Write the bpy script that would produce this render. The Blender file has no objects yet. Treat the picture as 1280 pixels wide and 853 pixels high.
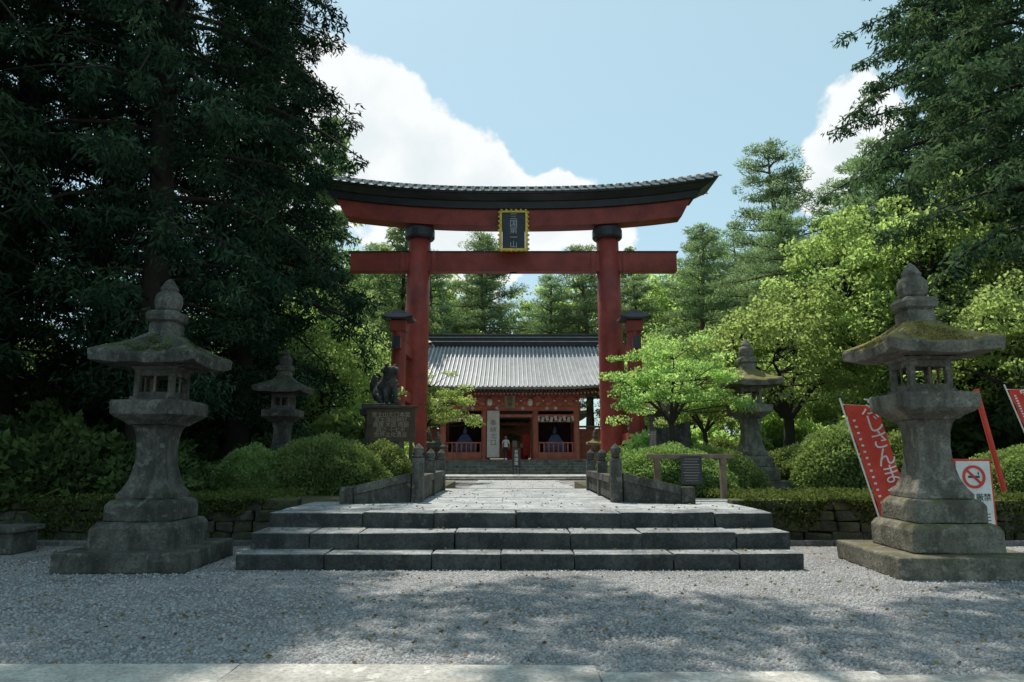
import bpy, math, random
import numpy as np
from mathutils import Vector
random.seed(7); rng=np.random.default_rng(7)
sc=bpy.context.scene
col=sc.collection
R=math.radians

# ------------------------------------------------------------------ materials
def nm(name):
    m=bpy.data.materials.new(name); m.use_nodes=True
    nt=m.node_tree; nt.nodes.clear()
    out=nt.nodes.new('ShaderNodeOutputMaterial')
    return m,nt,out
def N(nt,t,**k):
    n=nt.nodes.new(t)
    for a,b in k.items():
        setattr(n,a,b)
    return n
def L(nt,a,b): nt.links.new(a,b)
def mixc(nt,f,a,b,mode='MIX'):
    n=nt.nodes.new('ShaderNodeMix'); n.data_type='RGBA'; n.blend_type=mode
    for sock,v in ((n.inputs[0],f),(n.inputs[6],a),(n.inputs[7],b)):
        if hasattr(v,'links'): nt.links.new(v,sock)
        elif isinstance(v,(int,float)): sock.default_value=v
        else: sock.default_value=(*v,1)
    return n.outputs[2]
def ma(nt,op,a,b=0.0,c=None,clamp=False):
    n=nt.nodes.new('ShaderNodeMath'); n.operation=op; n.use_clamp=clamp
    for i,v in enumerate((a,b,c)):
        if v is None: continue
        if hasattr(v,'links'): nt.links.new(v,n.inputs[i])
        else: n.inputs[i].default_value=v
    return n.outputs[0]
def noise(nt,vec,scale,detail=5,rough=.55,dist=0):
    n=nt.nodes.new('ShaderNodeTexNoise'); n.inputs['Scale'].default_value=scale
    n.inputs['Detail'].default_value=detail; n.inputs['Roughness'].default_value=rough
    n.inputs['Distortion'].default_value=dist
    if vec is not None: nt.links.new(vec,n.inputs['Vector'])
    return n.outputs['Fac']
def ramp(nt,f,a,b,smooth=True):
    n=nt.nodes.new('ShaderNodeMapRange'); n.inputs[1].default_value=a; n.inputs[2].default_value=b
    if smooth: n.interpolation_type='SMOOTHSTEP'
    nt.links.new(f,n.inputs[0]); return n.outputs[0]
def bump(nt,h,strength=.5,dist=.02,nrm=None):
    b=nt.nodes.new('ShaderNodeBump'); b.inputs['Strength'].default_value=strength; b.inputs['Distance'].default_value=dist
    nt.links.new(h,b.inputs['Height'])
    if nrm is not None: nt.links.new(nrm,b.inputs['Normal'])
    return b.outputs[0]

def stone(name,c1,c2,moss=0.0,mosscol=(.09,.11,.03),side=0.0,rough=.9,bs=.6,isl=.3,riser=1.0,stain=.6):
    m,nt,out=nm(name)
    p=N(nt,'ShaderNodeBsdfPrincipled'); p.inputs['Roughness'].default_value=rough
    p.inputs['Specular IOR Level'].default_value=.2
    g=N(nt,'ShaderNodeNewGeometry'); pos=g.outputs['Position']
    sv=N(nt,'ShaderNodeVectorMath',operation='MULTIPLY'); L(nt,pos,sv.inputs[0]); sv.inputs[1].default_value=(1,1,.35)
    n1=noise(nt,pos,2.6,4,.65); n2=noise(nt,pos,30,3,.7); n3=noise(nt,pos,8,3,.6); n4=noise(nt,sv.outputs[0],2.3,5,.7)
    c=mixc(nt,ramp(nt,n1,.32,.68),c1,c2)
    c=mixc(nt,ma(nt,'MULTIPLY',ramp(nt,n2,.42,.68),.55),c,tuple(x*.4 for x in c1))
    c=mixc(nt,ma(nt,'MULTIPLY',ramp(nt,n4,.46,.62),stain),c,tuple(x*.40 for x in c1))
    h=N(nt,'ShaderNodeHueSaturation'); L(nt,c,h.inputs['Color']); L(nt,ma(nt,'MULTIPLY_ADD',g.outputs['Random Per Island'],isl,1-isl*.5),h.inputs['Value']); c=h.outputs[0]
    c=mixc(nt,ma(nt,'MULTIPLY',ramp(nt,n3,.59,.66),.4),c,tuple(min(1,x*1.4+.02) for x in c2))
    s=N(nt,'ShaderNodeSeparateXYZ'); L(nt,g.outputs['Normal'],s.inputs[0])
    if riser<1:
        c=mixc(nt,ramp(nt,s.outputs[2],.5,.97),mixc(nt,1.0,c,(riser,riser,riser*.95),'MULTIPLY'),c)  # non-top faces darkened: backlit shade of the risers and mossy tone put into colour
    if moss>0:
        up=ramp(nt,s.outputs[2],-.1,.7)
        up=ma(nt,'MAXIMUM',up,side)
        mk=ramp(nt,ma(nt,'ADD',ma(nt,'MULTIPLY',up,moss),noise(nt,pos,4.5,4,.7)),.90,1.12)
        mc=mixc(nt,n2,tuple(x*.3 for x in mosscol),tuple(x*1.6 for x in mosscol))
        c=mixc(nt,mk,c,mc)
    L(nt,c,p.inputs['Base Color'])
    hh=ma(nt,'ADD',ma(nt,'MULTIPLY',n2,.6),n3)
    L(nt,bump(nt,hh,bs,.035),p.inputs['Normal'])
    L(nt,p.outputs[0],out.inputs[0]); return m

def paint(name,c1,c2=None,rough=.5,sc_=3.0,bs=.15,metal=0,spec=.4):
    c2=c2 or tuple(x*.7 for x in c1)
    m,nt,out=nm(name)
    p=N(nt,'ShaderNodeBsdfPrincipled'); p.inputs['Roughness'].default_value=rough; p.inputs['Metallic'].default_value=metal
    p.inputs['Specular IOR Level'].default_value=spec
    g=N(nt,'ShaderNodeNewGeometry'); pos=g.outputs['Position']
    n1=noise(nt,pos,sc_,5,.65); n2=noise(nt,pos,sc_*9,3,.6)
    c=mixc(nt,ramp(nt,n1,.3,.7),c1,c2)
    c=mixc(nt,ma(nt,'MULTIPLY',ramp(nt,n2,.5,.75),.35),c,tuple(x*.5 for x in c2))
    h=N(nt,'ShaderNodeHueSaturation'); L(nt,c,h.inputs['Color']); L(nt,ma(nt,'MULTIPLY_ADD',g.outputs['Random Per Island'],.3,.85),h.inputs['Value'])
    L(nt,h.outputs[0],p.inputs['Base Color'])
    if bs>.3: L(nt,bump(nt,n2,bs,.02),p.inputs['Normal'])
    L(nt,p.outputs[0],out.inputs[0]); return m

def leafmat(name,ca,cb,trans=.4,tcol=None):
    m,nt,out=nm(name)
    at=N(nt,'ShaderNodeAttribute',attribute_name='tint'); oi=N(nt,'ShaderNodeObjectInfo')
    c=mixc(nt,at.outputs['Fac'],ca,cb)
    h=N(nt,'ShaderNodeHueSaturation'); L(nt,c,h.inputs['Color'])
    L(nt,ma(nt,'MULTIPLY_ADD',oi.outputs['Random'],.35,.82),h.inputs['Value'])
    L(nt,ma(nt,'MULTIPLY_ADD',oi.outputs['Random'],.035,.482),h.inputs['Hue'])
    d=N(nt,'ShaderNodeBsdfDiffuse'); L(nt,h.outputs[0],d.inputs[0])
    if trans<=0:
        L(nt,d.outputs[0],out.inputs[0]); return m
    t=N(nt,'ShaderNodeBsdfTranslucent')
    tm=mixc(nt,1.0,h.outputs[0],tcol or (1.6,1.7,1.1),'MULTIPLY'); L(nt,tm,t.inputs[0])
    mx=N(nt,'ShaderNodeMixShader'); mx.inputs[0].default_value=trans; L(nt,d.outputs[0],mx.inputs[1]); L(nt,t.outputs[0],mx.inputs[2])
    L(nt,mx.outputs[0],out.inputs[0]); return m

def gravelmat():
    m,nt,out=nm('gravel_mat')
    p=N(nt,'ShaderNodeBsdfPrincipled'); p.inputs['Roughness'].default_value=.9; p.inputs['Specular IOR Level'].default_value=.2
    g=N(nt,'ShaderNodeNewGeometry'); pos=g.outputs['Position']
    v=N(nt,'ShaderNodeTexVoronoi'); v.inputs['Scale'].default_value=42; L(nt,pos,v.inputs['Vector'])
    s=N(nt,'ShaderNodeSeparateColor'); L(nt,v.outputs['Color'],s.inputs[0])
    f=ma(nt,'ADD',ma(nt,'MULTIPLY',s.outputs[0],.75),ma(nt,'MULTIPLY',noise(nt,pos,120,2,.6),.3))
    c=mixc(nt,f,(.17,.17,.18),(.58,.57,.56))
    c=mixc(nt,ma(nt,'MULTIPLY',s.outputs[1],.25),c,(.38,.33,.28))
    n1=noise(nt,pos,.9,5,.6)
    c=mixc(nt,ramp(nt,n1,.40,.66),c,mixc(nt,.55,c,(.15,.145,.14)))
    edge=ramp(nt,v.outputs['Distance'],.25,.84)
    c=mixc(nt,ma(nt,'MULTIPLY',edge,.6),c,(.05,.05,.055))
    L(nt,c,p.inputs['Base Color'])
    hh=ma(nt,'ADD',ma(nt,'SUBTRACT',1.0,v.outputs['Distance']),ma(nt,'MULTIPLY',n1,4.0))
    L(nt,bump(nt,hh,.9,.02),p.inputs['Normal'])
    L(nt,p.outputs[0],out.inputs[0]); return m

def earthmat():
    m,nt,out=nm('earth_mat')
    p=N(nt,'ShaderNodeBsdfPrincipled'); p.inputs['Roughness'].default_value=1
    g=N(nt,'ShaderNodeNewGeometry'); pos=g.outputs['Position']
    n1=noise(nt,pos,1.2,5,.65); n2=noise(nt,pos,14,4,.7)
    c=mixc(nt,ramp(nt,n1,.35,.65),(.08,.06,.04),(.06,.085,.025))
    c=mixc(nt,ramp(nt,n2,.4,.7),c,(.13,.11,.055))
    L(nt,c,p.inputs['Base Color']); L(nt,bump(nt,n2,.8,.05),p.inputs['Normal'])
    L(nt,p.outputs[0],out.inputs[0]); return m

M={}
M['stone']=stone('stone_mat',(.13,.13,.115),(.22,.215,.195),.35,(.10,.11,.045))
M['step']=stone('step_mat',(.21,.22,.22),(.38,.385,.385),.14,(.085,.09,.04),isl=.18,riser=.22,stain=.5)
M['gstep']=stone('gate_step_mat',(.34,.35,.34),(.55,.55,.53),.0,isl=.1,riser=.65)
M['deck']=stone('deck_mat',(.32,.335,.34),(.50,.51,.51),.05,(.14,.14,.08),isl=.14,stain=.35)
M['lan']=stone('lantern_mat',(.135,.122,.098),(.25,.232,.19),.34,(.10,.10,.045),isl=.1,stain=.65)
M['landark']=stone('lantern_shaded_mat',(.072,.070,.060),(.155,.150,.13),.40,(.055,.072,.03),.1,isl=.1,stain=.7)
M['lanmoss']=stone('lantern_moss_mat',(.135,.122,.095),(.24,.22,.175),.48,(.13,.125,.045),.2,isl=.2,stain=.7)
M['lanroof']=stone('lantern_roof_moss_mat',(.13,.12,.095),(.24,.22,.18),.58,(.21,.18,.06),.0,stain=.7)
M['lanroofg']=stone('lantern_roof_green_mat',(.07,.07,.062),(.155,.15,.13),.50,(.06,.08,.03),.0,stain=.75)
M['wall']=stone('wall_mat',(.045,.045,.035),(.10,.097,.075),.65,(.085,.10,.028),.66,isl=.4)
M['dark']=stone('dark_stone_mat',(.06,.063,.06),(.13,.13,.125),.2,(.06,.07,.035))
M['pave']=stone('paving_mat',(.42,.40,.36),(.58,.56,.51),.0,stain=.3)
M['gravel']=gravelmat(); M['earth']=earthmat()
M['red']=paint('vermilion_mat',(.42,.070,.050),(.23,.038,.032),.5,.9)
M['red2']=paint('red_wood_mat',(.66,.23,.17),(.46,.145,.11),.65,2)
M['black']=paint('black_lacquer_mat',(.026,.026,.032),(.045,.045,.055),.4,2)
M['tile']=paint('roof_tile_mat',(.29,.30,.31),(.18,.19,.20),.6,1.5)
M['tilelight']=paint('tile_end_mat',(.52,.53,.55),(.38,.39,.41),.5,3)
M['tilewhite']=paint('plastered_tile_end_mat',(.80,.80,.80),(.6,.6,.62),.5,3)
M['gold']=paint('gold_mat',(.75,.50,.10),(.5,.33,.06),.35,6,.4,.7)
M['white']=paint('white_paint_mat',(.80,.79,.76),(.66,.66,.63),.7,3)
M['wood']=paint('weathered_wood_mat',(.22,.16,.11),(.13,.095,.065),.8,4,.4)
M['woodd']=paint('dark_wood_mat',(.11,.075,.05),(.07,.05,.035),.8,4,.4)
M['woodl']=paint('pale_wood_mat',(.42,.35,.26),(.3,.24,.17),.8,4,.4)
M['inner']=paint('interior_mat',(.06,.035,.03),(.035,.02,.018),.9,2)
M['cloth_red']=paint('red_cloth_mat',(.72,.085,.055),(.60,.06,.04),.8,3,.2)
M['bark']=paint('bark_mat',(.045,.036,.028),(.025,.02,.016),.95,3,.2)
M['barkp']=paint('pine_bark_mat',(.18,.12,.085),(.09,.065,.05),.95,3,.2)
M['cedar']=leafmat('cedar_leaf',(.014,.032,.020),(.060,.100,.052),0)
M['cedarm']=leafmat('mid_cedar_leaf',(.036,.065,.042),(.12,.18,.10),.3)
M['cedar2']=leafmat('bright_cedar_leaf',(.12,.165,.09),(.27,.35,.18),.5)
M['pine']=leafmat('pine_leaf',(.10,.145,.09),(.25,.33,.19),.45)
M['decid']=leafmat('broad_leaf',(.16,.215,.09),(.38,.47,.21),.6)
M['decidd']=leafmat('dark_broad_leaf',(.03,.055,.018),(.08,.12,.035),.15)
M['shade']=leafmat('shade_shrub_leaf',(.022,.040,.016),(.07,.105,.036),0)
M['maple']=leafmat('maple_leaf',(.17,.25,.10),(.37,.46,.19),.58)
M['azalea']=leafmat('azalea_leaf',(.085,.13,.042),(.26,.33,.13),.4)
M['grass']=leafmat('ground_cover_leaf',(.035,.05,.016),(.15,.185,.06),.3)

# ------------------------------------------------------------------ builders
def empty(name,loc=(0,0,0),rz=0):
    e=bpy.data.objects.new(name,None); e.location=loc; e.rotation_euler=(0,0,rz); e.empty_display_size=.3
    col.objects.link(e); return e

class MB:
    def __init__(s): s.v=[]; s.f=[]; s.m=[]
    def add(s,vs,fs,mi=0):
        o=len(s.v); s.v+= [tuple(v) for v in vs]
        for f in fs: s.f.append([i+o for i in f]); s.m.append(mi)
    def box(s,cx,cy,cz,sx,sy,sz,rz=0,mi=0,jit=0,rx=0,ry=0):
        c,sn=math.cos(rz),math.sin(rz); vs=[]
        for dz in (-.5,.5):
            for dx,dy in ((-.5,-.5),(.5,-.5),(.5,.5),(-.5,.5)):
                x,y,z=dx*sx,dy*sy,dz*sz
                if rx: y,z=y*math.cos(rx)-z*math.sin(rx),y*math.sin(rx)+z*math.cos(rx)
                if ry: x,z=x*math.cos(ry)+z*math.sin(ry),-x*math.sin(ry)+z*math.cos(ry)
                x,y=x*c-y*sn,x*sn+y*c
                if jit: x+=random.uniform(-jit,jit); y+=random.uniform(-jit,jit); z+=random.uniform(-jit,jit)
                vs.append((cx+x,cy+y,cz+z))
        s.add(vs,[(3,2,1,0),(4,5,6,7),(0,1,5,4),(1,2,6,5),(2,3,7,6),(3,0,4,7)],mi)
    def loft(s,rings,mi=0,cap=True):
        n=len(rings[0]); vs=[p for r in rings for p in r]; fs=[]
        for i in range(len(rings)-1):
            for j in range(n):
                k=(j+1)%n; fs.append((i*n+j,i*n+k,(i+1)*n+k,(i+1)*n+j))
        if cap: fs.append(tuple(range(n-1,-1,-1))); fs.append(tuple((len(rings)-1)*n+j for j in range(n)))
        s.add(vs,fs,mi)
    def lathe(s,prof,cx=0,cy=0,n=20,mi=0):
        s.loft([[(cx+r*math.cos(2*math.pi*j/n),cy+r*math.sin(2*math.pi*j/n),z) for j in range(n)] for z,r in prof],mi)
    def sq(s,prof,cx=0,cy=0,n=1,lift=0,mi=0,rz=0,jit=0):
        wm=max(w for _,w in prof); rings=[]
        for z,w in prof:
            r=[]
            for side in range(4):
                for k in range(n):
                    t=-1+2*k/n
                    x,y=[(t,-1),(1,t),(-t,1),(-1,-t)][side]
                    cn=abs(t)**3
                    q=1-.05*(1-cn)*(w/wm) if lift else 1
                    xx,yy=x*w*q,y*w*q
                    xx,yy=xx*math.cos(rz)-yy*math.sin(rz),xx*math.sin(rz)+yy*math.cos(rz)
                    r.append((cx+xx+random.uniform(-jit,jit),cy+yy+random.uniform(-jit,jit),z+lift*cn*(w/wm)**3+random.uniform(-jit,jit)))
            rings.append(r)
        s.loft(rings,mi)
    def tube(s,pts,rad,k=8,mi=0):
        rings=[]
        for i,p in enumerate(pts):
            a=Vector(pts[max(0,i-1)]); b=Vector(pts[min(len(pts)-1,i+1)]); d=(b-a).normalized()
            u=d.cross(Vector((0,0,1))) if abs(d.z)<.95 else d.cross(Vector((1,0,0)))
            u.normalize(); w=d.cross(u); r=rad[i] if hasattr(rad,'__len__') else rad
            rings.append([tuple(Vector(p)+u*(r*math.cos(2*math.pi*j/k))+w*(r*math.sin(2*math.pi*j/k))) for j in range(k)])
        s.loft(rings,mi)
    def build(s,name,mats,parent=None,bevel=0,smooth=False,seg=2,loc=None):
        me=bpy.data.meshes.new(name); me.from_pydata(s.v,[],s.f)
        for m in mats: me.materials.append(M[m] if isinstance(m,str) else m)
        me.polygons.foreach_set('material_index',s.m)
        import bmesh
        bm=bmesh.new(); bm.from_mesh(me); bmesh.ops.recalc_face_normals(bm,faces=bm.faces); bm.to_mesh(me); bm.free()
        if smooth: me.polygons.foreach_set('use_smooth',[True]*len(me.polygons))
        me.update()
        ob=bpy.data.objects.new(name,me); col.objects.link(ob)
        if parent: ob.parent=parent
        if loc: ob.location=loc
        if bevel:
            b=ob.modifiers.new('bevel','BEVEL'); b.width=bevel; b.segments=seg; b.limit_method='ANGLE'; b.angle_limit=R(35)
        return ob

def text(body,name,parent,loc,size,mat,rot=(math.pi/2,0,0),ext=.003,align='CENTER',space=1.0):
    cu=bpy.data.curves.new(name,'FONT'); cu.body=body; cu.size=size; cu.extrude=ext
    cu.align_x=align; cu.align_y='CENTER'; cu.space_line=space; cu.resolution_u=3
    cu.materials.append(M[mat] if isinstance(mat,str) else mat)
    o=bpy.data.objects.new(name,cu); col.objects.link(o); o.parent=parent; o.location=loc; o.rotation_euler=rot
    return o

class QM:
    def __init__(s): s.V=[]; s.Q=[]; s.MI=[]; s.T=[]; s.n=0
    def add(s,v,q,mi,t):
        s.V.append(v); s.Q.append(q+s.n); s.MI.append(np.full(len(q),mi)); s.T.append(np.broadcast_to(t,(len(v),)).astype(float)); s.n+=len(v)
    def tube(s,pts,rad,k=6,mi=0):
        pts=np.array(pts,float); n=len(pts); V=[]
        for i in range(n):
            d=pts[min(n-1,i+1)]-pts[max(0,i-1)]; d/=np.linalg.norm(d)+1e-9
            u=np.cross(d,[0,0,1.0]) if abs(d[2])<.95 else np.cross(d,[1.0,0,0]); u/=np.linalg.norm(u); w=np.cross(d,u)
            a=np.arange(k)*2*np.pi/k
            V.append(pts[i]+rad[i]*(np.cos(a)[:,None]*u+np.sin(a)[:,None]*w))
        V=np.concatenate(V); q=[]
        for i in range(n-1):
            for j in range(k): q.append((i*k+j,i*k+(j+1)%k,(i+1)*k+(j+1)%k,(i+1)*k+j))
        s.add(V,np.array(q),mi,.5)
    def leaves(s,C,D,Ln,W,tint,mi=1,fold=0):
        n=len(C); D=D/(np.linalg.norm(D,axis=1)[:,None]+1e-9)
        S=np.cross(D,rng.normal(size=(n,3))); S/=np.linalg.norm(S,axis=1)[:,None]+1e-9
        Ln=np.broadcast_to(Ln,(n,))[:,None]; W=np.broadcast_to(W,(n,))[:,None]
        V=np.stack([C-D*Ln*.5,C+S*W*.5-D*Ln*.08,C+D*Ln*.5,C-S*W*.5-D*Ln*.08],1).reshape(-1,3)
        q=np.arange(n*4).reshape(n,4)
        s.add(V,q,mi,np.repeat(np.clip(tint,0,1),4))
    def clumps(s,C,Rad,n,Ln,W,up=0.0,outw=1.0,rand=.6,tb=.5,tv=.25,shell=.6,flat=.5):
        k=len(C); d=rng.normal(size=(k,n,3)); d/=np.linalg.norm(d,axis=2)[:,:,None]
        r=rng.random((k,n))**(1/3.); r=np.maximum(r,rng.random((k,n))*shell)
        sc3=np.array([1,1,flat])
        off=d*r[:,:,None]*Rad[:,None,None]*sc3
        P=(C[:,None,:]+off).reshape(-1,3)
        D=d*outw*sc3+rng.normal(size=(k,n,3))*rand+np.array([0,0,up])
        ct=rng.normal(size=(k,1))*tv
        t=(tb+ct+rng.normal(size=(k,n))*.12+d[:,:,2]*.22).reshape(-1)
        s.leaves(P,D.reshape(-1,3),Ln*rng.uniform(.6,1.3,k*n),W*rng.uniform(.7,1.2,k*n),t)
    def mesh(s,name,mats):
        V=np.concatenate(s.V); Q=np.concatenate(s.Q); MI=np.concatenate(s.MI); T=np.concatenate(s.T)
        me=bpy.data.meshes.new(name)
        me.vertices.add(len(V)); me.vertices.foreach_set('co',V.astype(np.float32).ravel())
        me.loops.add(len(Q)*4); me.loops.foreach_set('vertex_index',Q.astype(np.int32).ravel())
        me.polygons.add(len(Q)); me.polygons.foreach_set('loop_start',(np.arange(len(Q))*4).astype(np.int32))
        me.polygons.foreach_set('material_index',MI.astype(np.int32))
        for m in mats: me.materials.append(M[m])
        me.update(calc_edges=True)
        a=me.attributes.new('tint','FLOAT','POINT'); a.data.foreach_set('value',T.astype(np.float32))
        return me

def conifer(name,h,r,base,nb,leafm,cl=9,nl=46,droop=.35,Ln=.26,W=.07,pw=.75,tr=.35,up0=.15,bark='bark',cr=(.3,.62),lo=(.55,3)):
    q=QM(); zs=np.linspace(0,h,9); wob=rng.normal(size=(9,2))*.06
    q.tube([(wob[i,0]*i*.3,wob[i,1]*i*.3,z) for i,z in enumerate(zs)],[tr*(1-z/h)**.8+.03 for z in zs],8)
    Cs=[];Rs=[]
    for i in range(nb):
        t=base+(1-base)*((i+rng.random())/nb)**.95; z=h*t; a=i*2.399+rng.normal()*.3
        u=(t-base)/(1-base)
        prof=min(1,(1-u)**pw*1.02+.04)*min(1,lo[0]+u*lo[1])
        Lb=r*prof*rng.uniform(.65,1.15)
        dx,dy=math.cos(a),math.sin(a); pts=[]
        dr=droop*rng.uniform(.5,1.4)
        for s_ in np.linspace(0,1,5):
            pts.append((dx*Lb*s_,dy*Lb*s_,z+up0*Lb*s_-dr*Lb*s_*s_))
        q.tube(pts,[.06*(Lb/4+.3)*(1-.85*s_) for s_ in np.linspace(0,1,5)],4)
        k=max(3,int(cl*Lb/r+1))
        ss=rng.uniform(.06,1.0,k)**.8
        lat=rng.normal(size=k)*.22*Lb*(1.15-ss)
        for s_,l_ in zip(ss,lat):
            Cs.append((dx*Lb*s_-dy*l_,dy*Lb*s_+dx*l_,z+up0*Lb*s_-dr*Lb*s_*s_-abs(l_)*.25-rng.random()*.25)); Rs.append(rng.uniform(*cr)*(1.15-.4*u))
    q.clumps(np.array(Cs),np.array(Rs),nl,Ln,W,up=-.55,outw=.7,rand=.45,tb=.42,tv=.26,shell=.5,flat=.6)
    return q.mesh(name,[bark,leafm])

def broad(name,h,r,rz,cz,nc,nl,leafm,cr=(.5,.95),Ln=.12,W=.075,tr=.22,limbs=6,flat=.5,lean=.1,off=(0,0)):
    q=QM(); fork=cz-rz*.75; fork=max(fork,h*.16)
    th=[(0,0,0),(lean*.3,0,fork*.5),(lean+off[0]*.35,lean*.4+off[1]*.35,fork)]
    q.tube(th,[tr*1.3,tr,tr*.85],8)
    LP=[]
    for i in range(limbs):
        a=i*2*math.pi/limbs+rng.normal()*.3; el=rng.uniform(.35,.9); Lr=r*el
        end=np.array([off[0]+math.cos(a)*Lr,off[1]+math.sin(a)*Lr,cz+rz*rng.uniform(-.1,.7)])
        st=np.array(th[-1]); pts=[]
        for s_ in np.linspace(0,1,6):
            p=st*(1-s_)+end*s_; p[2]+=math.sin(s_*math.pi)*.10*rz; p[:2]+=rng.normal(size=2)*.07*s_*r*.4; pts.append(p)
        q.tube(pts,[tr*.6*(1-.82*s_) for s_ in np.linspace(0,1,6)],6); LP+=pts[1:]
    LP=np.array(LP)
    C=[]
    while len(C)<nc:
        d=rng.normal(size=3); d/=np.linalg.norm(d); rr=rng.uniform(.35,1)**.5
        wob=1+.22*math.sin(3.1*math.atan2(d[1],d[0])+2*d[2])+rng.normal()*.08
        if d[2]<-.55: continue
        C.append((off[0]+d[0]*r*rr*wob,off[1]+d[1]*r*rr*wob,cz+d[2]*rz*rr*wob))
    C=np.array(C)
    for c in C:
        j=np.argmin(np.linalg.norm(LP-c,axis=1)+(LP[:,2]>c[2])*.5)
        p=LP[j]; mid=(p+c)/2+rng.normal(size=3)*.08*r*.3
        q.tube([p,mid,c],[tr*.16,tr*.1,tr*.04],4)
    q.clumps(C,rng.uniform(*cr,len(C)),nl,Ln,W,up=-.1,outw=.4,rand=.9,tb=.5,tv=.24,shell=.3,flat=flat)
    return q.mesh(name,['bark',leafm])

def pine(name,h,r,base,nb,leafm='pine',nl=90,Ln=.3,W=.045,kk=3.2):
    q=QM(); zs=np.linspace(0,h,10); ph=rng.random()*6
    tx=lambda z:.35*math.sin(z/h*4+ph)*z/h*1.5
    q.tube([(tx(z),tx(z+3)*.5,z) for z in zs],[.32*(1-z/h)**.7+.04 for z in zs],8)
    C=[];Rr=[]
    for i in range(nb):
        u=(i+rng.random())/nb; z=h*(base+(1-base)*u); a=i*2.399+rng.normal()*.4
        Lb=r*(1-u)**.5*rng.uniform(.5,1.15)+.5; dx,dy=math.cos(a),math.sin(a); up=rng.uniform(-.05,.3)
        x0,y0=tx(z),tx(z+3)*.5
        pts=[(x0+dx*Lb*s_,y0+dy*Lb*s_,z+up*Lb*s_*s_+rng.normal()*.05) for s_ in np.linspace(0,1,5)]
        q.tube(pts,[.09*(1-.8*s_) for s_ in np.linspace(0,1,5)],5)
        for k in range(max(4,int(kk*Lb))):
            s_=rng.uniform(.3,1.02); l_=rng.normal()*.25*Lb*.8
            C.append((x0+dx*Lb*s_-dy*l_,y0+dy*Lb*s_+dx*l_,z+up*Lb*s_*s_+.15)); Rr.append(rng.uniform(.5,.95))
    q.clumps(np.array(C),np.array(Rr),nl,Ln,W,up=.35,outw=.9,rand=.5,tb=.5,tv=.22,shell=.5,flat=.5)
    return q.mesh(name,['barkp',leafm])

def bush(name,rx,ry,rz,n,leafm,Ln=.07,W=.04,rough=.13,core=True):
    q=QM(); d=rng.normal(size=(n,3)); d[:,2]=np.abs(d[:,2])*1.0-.25; d/=np.linalg.norm(d,axis=1)[:,None]
    def lump(d):
        x,y,z=d[:,0],d[:,1],d[:,2]
        return 1+rough*(np.sin(5*x+1.3)*np.cos(4*y+.5)+.6*np.sin(9*y+7*z)+.5*np.sin(13*x-8*z+2))
    l=lump(d); r=l*(.86+.17*rng.random(n)**1.5)
    P=d*r[:,None]*np.array([rx,ry,rz]); P[:,2]+=rz*.25
    keep=P[:,2]>0; P=P[keep]; d=d[keep]; l=l[keep]
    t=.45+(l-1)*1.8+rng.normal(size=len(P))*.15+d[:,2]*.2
    q.leaves(P,d*.7+rng.normal(size=P.shape)*.6,Ln*rng.uniform(.6,1.3,len(P)),W*rng.uniform(.7,1.3,len(P)),t)
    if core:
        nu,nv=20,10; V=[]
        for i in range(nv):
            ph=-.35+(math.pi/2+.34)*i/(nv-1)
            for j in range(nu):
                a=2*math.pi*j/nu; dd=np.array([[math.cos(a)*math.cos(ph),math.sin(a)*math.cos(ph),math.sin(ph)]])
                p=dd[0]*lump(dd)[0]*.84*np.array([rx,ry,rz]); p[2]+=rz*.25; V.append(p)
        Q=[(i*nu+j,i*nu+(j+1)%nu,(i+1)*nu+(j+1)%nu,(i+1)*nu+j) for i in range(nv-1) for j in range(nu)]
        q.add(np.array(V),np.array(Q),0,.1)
    return q.mesh(name,[leafm,leafm] )

def put(me,name,x,y,z=0,s=1,rz=None,parent=None,sz=None):
    o=bpy.data.objects.new(name,me); o.location=(x,y,z); o.scale=(s,s,sz or s); o.rotation_euler=(0,0,rz if rz is not None else random.uniform(0,6.28))
    col.objects.link(o)
    if parent: o.parent=parent
    return o

# ------------------------------------------------------------------ ground
b=MB(); b.add([(-400,-60,-.006),(400,-60,-.006),(400,600,-.006),(-400,600,-.006)],[(0,1,2,3)]); b.build('ground',['earth'])
b=MB(); b.add([(-60,-20,0),(60,-20,0),(60,12.7,0),(-60,12.7,0)],[(0,1,2,3)]); b.build('gravel_forecourt',['gravel'])
b=MB(); b.add([(-7,24,0.0),(7,24,0.0),(7,49,0.0),(-7,49,0.0)],[(0,1,2,3)]); b.build('gravel_path',['gravel'])
b=MB(); row_y=19.2
while row_y<40.5:
    x=-1.9
    while x<2.1:
        w=random.uniform(.7,1.1); b.box(x+w/2,row_y+.4,.0,w-.02,.78,.05,jit=.003); x+=w
    row_y+=.8
b.build('paved_approach',['deck'],bevel=.006)

n=42000
q=QM(); P=np.zeros((n,3)); P[:,1]=4.6+6.0*rng.random(n)**1.5; P[:,0]=(rng.random(n)-.5)*2*(.80*P[:,1]+.3)
inst=(P[:,0]>-3.65)&(P[:,0]<3.85)&(P[:,1]>9.6); P=P[~inst]; n=len(P)
sz=rng.uniform(.006,.018,n); base=np.array([(1,0,0),(0,1,0),(-1,0,0),(0,-1,0)],float)
a=rng.random(n)*6.28; ca,sa=np.cos(a),np.sin(a)
V=np.zeros((n,8,3))
for k,(x,y,_) in enumerate(base):
    V[:,k,0]=P[:,0]+(x*ca-y*sa)*sz*rng.uniform(.8,1.4,n); V[:,k,1]=P[:,1]+(x*sa+y*ca)*sz*rng.uniform(.8,1.2,n); V[:,k,2]=.001
    V[:,k+4,0]=P[:,0]+(x*ca-y*sa)*sz*.6; V[:,k+4,1]=P[:,1]+(x*sa+y*ca)*sz*.6; V[:,k+4,2]=sz*rng.uniform(.6,1.1,n)
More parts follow.
